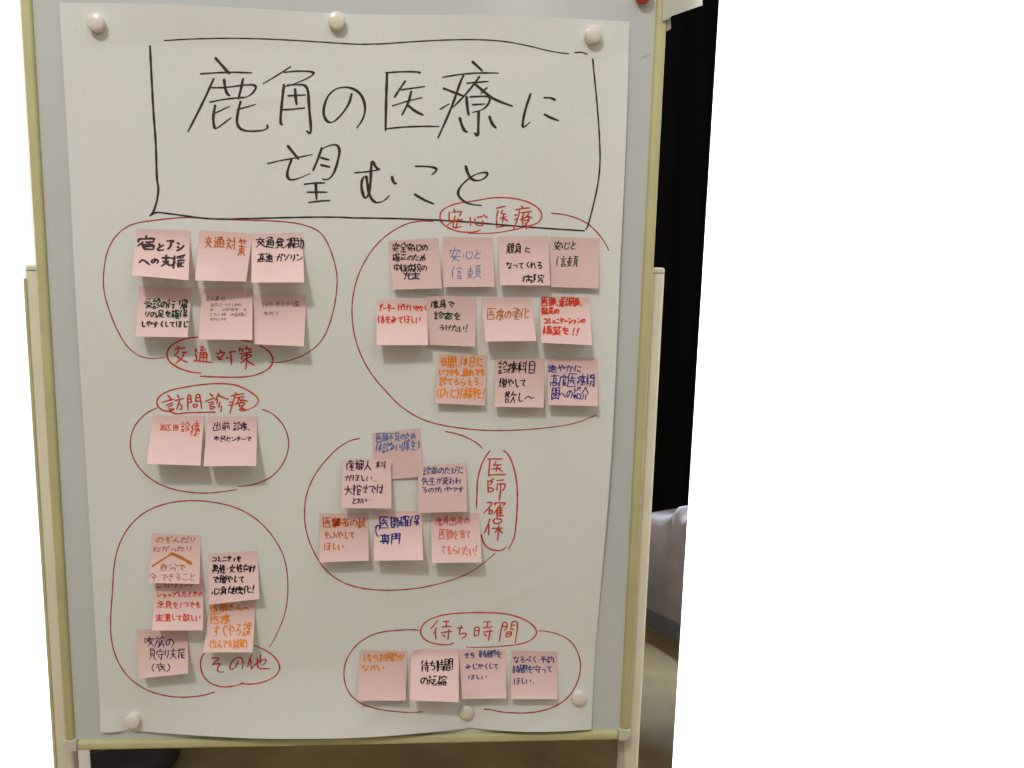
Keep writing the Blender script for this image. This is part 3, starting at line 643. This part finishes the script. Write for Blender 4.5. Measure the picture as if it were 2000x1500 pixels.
# lift of the lower left and lower right corner, base height (mm)
LIFT = {1:(32,36,0),2:(30,22,0),3:(30,32,.7),4:(28,26,0),5:(30,32,0),6:(24,26,0),7:(10,10,0),8:(10,12,0),9:(15,13,1),10:(7,9,0),11:(26,24,0),12:(9,17,1.2),13:(26,25,0),14:(25,27,0),15:(14,11,0),16:(17,18,0),17:(19,20,0),18:(34,32,0),19:(34,33,0),20:(1.2,5,0),21:(19,17,4.5),22:(13,13,5),23:(21,20,0),24:(26,28,0),25:(26,27,0),26:(18,20,0),27:(25,27,0),28:(15,20,0),29:(28,30,0),30:(20,24,0),31:(18,19,0),32:(36,33,.9),33:(18,20,0),34:(18,18,0)}
A, Bz, C_ = (250, 440, .12), (480, 440, .12), (255, 555, .12)
NOTES = {
1: ('K', 4.3, A, [('宿',155,170,445,405),('と',455,300,610,405),('ア',615,240,780,400),('シ',780,270,925,410),('へ',180,480,360,680),('の',380,540,500,625),('支',545,490,710,660),('援',700,490,930,690)], 'pink sticky note with thick black marker writing, upper left note of the left group'),
2: ('t', 2.4, A, [('交',1250,180,1370,385),('通',1390,200,1590,370),('対',1590,205,1760,395),('策',1790,215,1925,480)], 'pink note with one orange-brown line, between the two notes with black writing'),
3: ('k', 2.5, Bz, [('交通費補助',165,200,945,365,10),('高速・ガソリン',200,455,925,590)], 'pink sticky note with two black lines, upper right note of the left group'),
4: ('g', 2.8, C_, [('受診の行・帰',225,235,925,385,20),('りの足を確保',225,425,925,545),('しゆすくしてほしじ'.replace('ゆ','や').replace('しじ','じ'),165,600,940,705)], 'pink sticky note with three dark green lines, lower left note of the left group'),
5: ('f', 1.2, C_, [('三人現・心配',1230,190,1610,260),('対立に・うとしのの気',1300,310,1870,370,-10),('の利用の不安を備え'.replace('利用','利用'),1290,385,1890,440),('してい・時代の全構に',1290,465,1890,520),('をおしいです',1290,545,1560,600)], 'pink sticky note with five lines of tiny faint writing, right of the green one'),
6: ('f', 1.6, (480,560,.12), [('後の サフラつ直'.replace('直','員').replace('後','行'),265,235,880,330),('をだく',280,400,540,465)], 'pink sticky note with two barely visible pencil lines, lower right note of the left group'),
7: ('k', 2.1, (750,455,.11), [('安全安心の',150,175,780,330),('確立のため',150,370,740,500),('中核病院の',165,545,765,690),('充実',340,700,640,830)], 'pink sticky note with four crowded black lines, first in the upper right row'),
8: ('l', 1.6, (750,455,.11), [('安',1170,240,1370,510),('心と',1405,300,1740,455),('信',1190,590,1410,810),('頼',1470,590,1740,800)], 'pink sticky note with two light blue lines in large thin characters'),
9: ('k', 2.2, (965,455,.11), [('親身',220,190,500,375),('に',540,255,650,345),('なってくれる',215,505,870,635),('病院',495,740,890,880)], 'pink sticky note with three black lines, the last set to the right'),
10: ('g', 2.0, (965,455,.11), [('安心と',1070,140,1470,300),('信頼',1090,415,1500,580)], 'pink sticky note with two green lines and an empty lower half, farthest upper right'),
11: ('r', 2.4, (725,570,.11), [('データー',140,205,430,350,10),('げけい',470,205,770,340),('かなく',770,235,990,345),('体をみてほしい',110,420,880,560)], 'pink sticky note with two red lines at the left end of the middle row'),
12: ('g', 2.4, (725,570,.11), [('鹿角で',1060,150,1480,290),('診察を',1110,355,1600,490),('うけたい！',1190,580,1720,705)], 'pink sticky note with three dark green lines ending in an exclamation mark'),
13: ('n', 2.0, (930,570,.12), [('医療の強化',180,270,860,450)], 'pink sticky note with a single ochre line and a raised lower edge'),
14: ('r', 2.9, (930,570,.12), [('医師.看護師.',1065,90,1730,230),('職員の',1065,260,1350,370),('コミュニケーシのンの'.replace('シの','ショ'),1095,415,1780,520),('構築を',1080,560,1520,700),('！！',1550,590,1680,710)], 'pink sticky note with four thick bright red lines, right end of the middle row'),
15: ('o', 2.7, (840,685,.11), [('夜間.休日に',180,110,945,290),('いつでも.誰れでも',160,310,985,450),('診てもらえる。',160,470,940,620),('(Drに)体制を！',110,660,985,850)], 'pink sticky note filled with four orange lines'),
16: ('k', 2.4, (840,685,.11), [('診療科目',1205,190,1900,400),('増やして',1220,490,1720,650),('欲し〜',1315,730,1860,930)], 'pink sticky note with three black lines between the orange one and the dark blue one'),
17: ('b', 2.2, (1050,685,.08), [('速やかに',250,340,1080,530),('高度医療機',310,570,1400,870),('関への紹介',345,900,1250,1190)], 'pink sticky note with three dark blue lines, lower right note of the right group'),
18: ('r', 2.1, (280,800,.12), [('巡',260,230,465,345),('回',480,225,580,345),('診',600,200,760,350),('療',765,190,930,450)], 'pink sticky note with one red line under the small left heading'),
19: ('p', 2.0, (280,800,.12), [('出前',1140,200,1410,335),('診療.',1460,200,1745,335),('市民センターで',1150,430,1760,520)], 'pink sticky note with two dark purple lines, right of the one with a red line'),
20: ('l', 2.2, (660,830,.11335), [('医師不足のため',660,150,1340,290,-35),('休診多い(厚生)',650,310,1420,470,-40)], 'tilted pink sticky note with two light blue lines, partly under two other notes'),
21: ('p', 2.1, (660,830,.11335), [('産婦人',150,610,590,780),('科',650,620,840,760),('がほしい.',120,860,660,970),('大館までは',110,1050,790,1220,-40),('とおい・・',240,1250,590,1360)], 'pink sticky note with four purple black lines overlapping the tilted blue one'),
22: ('v', 1.9, (805,895,.0767), [('診察のたびに',270,220,1320,420,-25),('先生が変わわ',250,490,1250,690,-10),('るのがいやです',250,730,1320,880,-15)], 'pink sticky note with three blue violet lines beside the tall vertical heading'),
23: ('t', 2.2, (615,990,.11), [('医師者の数',145,195,910,365),('をふやして',160,430,720,575),('ほしい.',155,640,590,770)], 'pink sticky note with three rust lines and a crossed-out character'),
24: ('b', 2.8, (615,990,.11), [('医師確保',1150,180,1860,370,-20),('専',1155,490,1340,665),('門',1360,475,1510,660)], 'pink sticky note with two bold blue lines joined by a hooked arrow'),
25: ('s', 2.1, (830,995,.0767), [('鹿角出身の',275,190,1140,400,-10),('医師を育て',360,510,1180,760),('てもらいたい！',400,890,1330,1150,30)], 'pink sticky note with three salmon pink lines next to the vertical heading'),
26: ('n', 1.7, (280,1030,.14), [('のぞんだり',170,125,740,220),('ねがったり',130,260,690,350,-10),('自分で',220,505,590,610),('今.できること',80,640,730,750,-5)], 'pink sticky note with a wide orange roof-shaped stroke between its lines'),
27: ('r', 2.1, (280,1030,.14), [('こういうワーク',180,750,720,845),('ショップしたときの',185,900,835,980,-10),('意見を1つでも',190,1030,810,1130),('実現して欲しい',175,1210,800,1310)], 'pink sticky note with red lines tucked under the note with the roof-shaped stroke'),
28: ('k', 2.6, (395,1065,.1467), [('コミニティを',130,145,520,225,-10),('男性・女性向け',130,265,715,365,-10),('で増やして',140,400,570,500),('心身健康化！',130,555,700,660,-20)], 'pink sticky note with four bold black lines in the lower left oval'),
29: ('o', 2.3, (395,1065,.1467), [('医師さんへ'.replace('さ','き'),105,780,640,880),('医療',110,910,375,1050),('すぐやる課',140,1050,650,1230,-25),('(なんでも対策)',90,1250,610,1370)], 'pink sticky note with four orange lines hanging below the bold black one'),
30: ('p', 1.8, (255,1215,.08), [('家族の',330,350,1070,620),('見守り支援',440,650,1330,910,-10),('(夜)',480,1000,1000,1210)], 'pink sticky note with dark lines and a bracketed last line, lowest in the left oval'),
31: ('o', 2.1, (690,1260,.11), [('待ち時間が',175,150,910,295),('ながい',140,350,560,460)], 'pink sticky note with two short orange lines, first in the bottom row'),
32: ('k', 2.5, (690,1260,.11), [('待ち時間',1200,275,1770,470,-30),('の短縮',1190,540,1660,715)], 'brightest pink sticky note, curled up, with two black lines in the bottom row'),
33: ('b', 1.9, (890,1260,.11), [('まち',150,125,345,240),('時間を',410,100,830,220),('みじかくして',175,330,770,440,-15),('ほしい',215,525,560,610)], 'pink sticky note with three blue lines, third in the bottom row'),
34: ('b', 1.9, (890,1260,.11), [('なるべく.予約',1025,195,1745,320),('時間を守って',1010,360,1720,495),('ほしい。',1030,580,1400,695)], 'pink sticky note with three blue lines at the right end of the bottom row'),
}
GRP = {}
for i in range(1, 7): GRP[i] = 'pink sticky notes in the upper left oval'
for i in range(7, 18): GRP[i] = 'pink sticky notes in the large right oval'
for i in (18, 19): GRP[i] = 'pink sticky notes in the small left oval'
for i in range(20, 26): GRP[i] = 'pink sticky notes in the middle oval'
for i in range(26, 31): GRP[i] = 'pink sticky notes in the lower left oval'
for i in range(31, 35): GRP[i] = 'pink sticky notes in the bottom right oval'
for k, (col, wid, base, lines, label) in NOTES.items():
    q = NQ[k]; quad = [(q[0], q[1]), (q[2], q[3]), (q[4], q[5]), (q[6], q[7])]
    fwd, inv = homog(quad); ll, lr, zb = LIFT[k]
    tl = ray(*quad[0], 0.003); zt = pz(tl.x, tl.y) + 0.0004 + zb / 1000
    curl = random.uniform(.2, .9) / 1000; ex = random.uniform(1.35, 1.8)
    if k == 32: ex = 1.15
    def nz(u, s, ll=ll, lr=lr, zt=zt, ex=ex, curl=curl, k=k):
        s_ = max(0.0, s - .10) / .90; u = min(1.05, max(-.05, u))
        z = zt + (ll + (lr - ll) * u) / 1000 * s_ ** ex + curl * math.sin(math.pi * u) * s_
        if k in (21, 22): z = zt + (ll + (lr - ll) * u) / 1000 * max(0, s) ** 1.2
        if k == 21: z += .003 * max(0, u - .75) / .25 * max(0, 1 - s / .3)
        if k == 32: z += 0.007 * max(0, 1 - (u + s * 1.2) / .35) ** 2 + .004 * s
        if k == 12: z = zt + (ll + (lr - ll) * u) / 1000 * max(0, s - .25) ** 1.5
        return z
    def nmap(px, py, up=0.0, inv=inv, nz=nz, zt=zt):
        u, s = inv(px, py); z = nz(u, s); v = ray(px, py, 0.002)
        if v.x < 0.012: z = max(z, pz(v.x, v.y) + 0.0006 + (z - zt) * .9)
        return ray(px, py, z + up)
    root = empty('sticky_note', tuple(ray(*quad[0], zt)), label, 'sticky note', GRP[k])
    vs = []; fs = []; a_, b_ = 14, 18
    for j in range(b_ + 1):
        for i in range(a_ + 1):
            u, s = i / a_, j / b_
            if k == 32:     # rolled upper left corner
                r_ = .16
                if u < r_ and s < r_:
                    du, ds = (r_ - u) / r_, (r_ - s) / r_; d = math.hypot(du, ds); mx = max(du, ds)
                    if d > 0: u, s = r_ - r_ * du * mx / d, r_ - r_ * ds * mx / d
            x, y = fwd(u, s); vs.append(W(nmap(x, y)))
    for j in range(b_):
        for i in range(a_): c = j * (a_ + 1) + i; fs.append((c, c + a_ + 1, c + a_ + 2, c + 1))
    mesh_obj('paper', vs, fs, PINKD if k in (7, 8, 10, 12, 15, 16, 17, 20, 22, 23, 30, 31, 34) else (PINKW if k in (3, 11, 18, 24, 28, 32) else PINK), root, True)
    pen = Pen(nmap)
    for ln in lines:
        dy = ln[5] if len(ln) > 5 else 0
        write(pen, ln[0], ln[1], ln[2], ln[3], ln[4], base, wid, dy)
    if k == 24:
        for st in parse("1070,360 1105,325 1150,335 1140,410/1105,325 1080,390 1085,470 1130,540/1430,465 1435,545", 615, 990, .11): pen.stroke(st, 2.6, .1)
    pen.build('handwriting', INK[col], root)
    if k == 23:
        pen = Pen(nmap)
        for st in parse("310,230 440,215/305,260 450,240/320,290 440,280/315,320 430,310/330,210 350,350/370,200 385,340/420,205 410,345/310,250 430,330/340,330 450,220", 615, 990, .11): pen.stroke(st, 3.2)
        pen.build('crossing_out', ink('dark_rust_ink', (.36, .035, .01)), root)
    if k == 26:
        pen = Pen(nmap)
        for st, wd in zip(parse("125,545 200,490 300,430 400,365/395,365 480,400 580,450 665,505", 280, 1030, .14), (3.4, 6.2)): pen.stroke(st, wd, 0, taper=0)
        pen.build('roof_shaped_stroke', INK['O'], root)
    if k == 29:
        pass
# ------------------------------------------------------------------ magnets
def magnet(px, py, h, r, mt, label, dome=False):
    c = ray(px, py, h); c = Vector((c.x, c.y, max(0.0006, pz(c.x, c.y) if c.y < 1.09 and c.x < 0.01 else 0.0)))
    t = empty('magnet', tuple(c), label, 'magnet', 'round board magnets')
    hh = h - c.z
    if dome:
        lathe('body', c, [(r * .98, 0), (r, .0012), (r * .99, .003), (r * .93, .0046), (r * .78, .0062), (r * .55, .0074), (r * .28, .008), (r * .05, .0081)], mt, t)
        lathe('core', (c.x + .002, c.y - .002, c.z), [(r * .45, .0006), (r * .45, .0050), (r * .3, .0056)], MAGW, t)
    else:
        lathe('body', c, [(r * .96, 0), (r * .97, .001), (r * .97, hh - .0022), (r * .985, hh - .0014), (r * .96, hh - .0005), (r * .90, hh)], mt, t)
        lathe('face_inset', (c.x, c.y, c.z + hh), [(r * .88, 0.00015), (r * .80, 0.0007), (r * .1, 0.0009)], mt, t)
    return t
magnet(185, 42, .014, .0122, MAGW, 'white round magnet at the left end of the poster top edge')
magnet(657.6, 38.4, .014, .0122, MAGW, 'white round magnet in the middle of the poster top edge')
magnet(1161.6, 65.3, .014, .0122, MAGW, 'white round magnet near the upper right corner of the poster')
magnet(257, 1411.5, .014, .0120, MAGW, 'white round magnet near the lower left corner of the poster')
magnet(1132, 1366, .014, .0118, MAGW, 'white round magnet near the lower right corner of the poster')
magnet(910.7, 1392, .008, .0125, MAGC, 'clear domed magnet on the poster bottom edge below the curled note', True)
magnet(1262, -17, .014, .0120, MAGR, 'red orange magnet at the top right of the whiteboard')
# pen marks left on the board
pen = Pen(lambda x, y, up=0: ray(x, y, 0.0003 + up))
for st in parse("1252,112 1262,109 1270,107/1265,80 1268,82/1279,99 1280,100"): pen.stroke(st, 1.0)
pen.build('pen_mark', mat('faded_pen_mark', (.42, .43, .42), .5), wb)
# ------------------------------------------------------------------ sheets fixed beside the frame, top right
def slab(name, pts, z, m, parent, th=0.0008):
    n = len(pts); vs = [W(ray(x, y, z)) for x, y in pts] + [W(ray(x, y, z) - Vector((0, 0, th))) for x, y in pts]
    fs = [tuple(range(n)), tuple(range(2 * n - 1, n - 1, -1))] + [(i, i + n, (i + 1) % n + n, (i + 1) % n) for i in range(n)]
    return mesh_obj(name, vs, fs, m, parent)
sh = empty('paper_sheet', tuple(ray(1305, 20, 0.009)), 'pale paper sheet overlapping the right frame edge at the very top', 'paper')
slab('front_page', [(1296, -60), (1372, -60), (1372, 10), (1312, 31), (1306, 37), (1295, 41)], 0.0095, SHEET, sh)
slab('back_page', [(1299, 30), (1310, 30), (1310.5, 56), (1302, 61)], 0.004, mat('grey_back_page', (.36, .33, .29), .8), sh)
# ------------------------------------------------------------------ low bench under a cloth, right
b0, b1 = rayfloor(1225, 1198), rayfloor(1372, 1272)
d = (b1 - b0).normalized(); nrm = Vector((d.z, 0, -d.x)); 
if nrm.z > 0: nrm = -nrm
bench = empty('covered_bench', tuple((b0 + b1) / 2), 'low bench covered with a pale grey cloth on a dark plinth behind the right post', 'bench')
def hgt(px, py, base):       # height of a pixel above the floor at the depth of base
    return ray(px, py, base.z).y + HF
n = 46; vs = []; fs = []
Lb = (b1 - b0).length
for i in range(n + 1):
    t = i / n; p = b0 + (b1 - b0) * t; px = 1225 + 147 * t
    top = 1009 - 13 * math.exp(-((px - 1302) / 5) ** 2) + 5 * math.exp(-((px - 1315) / 7) ** 2) + 3 * math.sin(px * .11)
    h = hgt(px, top, p); f = 0.003 * math.sin(t * 31) + 0.008 * math.sin(t * 11 + 1)
    for hh, off in ((0.055, 0.0), (h * .35, f), (h * .75, f * .5 + .01), (h * .96, .02), (h, .05), (h * .98, .35), (0.055, .40)):
        v = p + nrm * off; vs.append(W((v.x, -HF + hh, v.z)))
for i in range(n):
    for j in range(6): a = i * 7 + j; fs.append((a, a + 7, a + 8, a + 1))
mesh_obj('cloth_cover', vs, fs, CLOTH, bench, True)
vs = []
for p, off in ((b0, 0.0), (b1, 0.0), (b1, .40), (b0, .40)):
    v = p + nrm * off; vs += [W((v.x, -HF + 0.001, v.z)), W((v.x, -HF + 0.075, v.z))]
vs = [Vector(v) for v in vs]
for v in vs[:4]: v.x += -nrm.x * .012; v.y += nrm.z * .012
mesh_obj('plinth', vs, [(0, 2, 3, 1), (2, 4, 5, 3), (4, 6, 7, 5), (6, 0, 1, 7), (1, 3, 5, 7)], PLINTH, bench)
# ------------------------------------------------------------------ round black cushion on the floor, lower left
cc = rayfloor(188, 1430, 0.11)
cu = empty('floor_cushion', (cc.x, -HF, cc.z), 'round black vinyl cushion lying on the floor below the left end of the board', 'cushion')
rr = (rayfloor(345, 1430, 0.09) - rayfloor(188, 1430, 0.09)).length
def vlathe(name, prof, m, parent, n=64):
    vs = []; fs = []
    for r_, h in prof:
        for k in range(n):
            a = 2 * math.pi * k / n; vs.append(W((cc.x + r_ * math.cos(a), -HF + h, cc.z + r_ * math.sin(a))))
    for i in range(len(prof) - 1):
        for k in range(n): a, b = i * n + k, i * n + (k + 1) % n; fs.append((a, b, b + n, a + n))
    fs.append(tuple(range((len(prof) - 1) * n, len(prof) * n)))
    return mesh_obj(name, vs, fs, m, parent, True)
vlathe('cover', [(rr * .9, .002), (rr, .03), (rr, .075), (rr * .93, .095), (rr * .75, .104), (rr * .3, .108), (rr * .02, .109)], CUSH, cu)
vlathe('piping', [(rr * .400, .106), (rr * .404, .1105), (rr * .409, .1135), (rr * .414, .1110), (rr * .419, .106)], PIPE, cu)
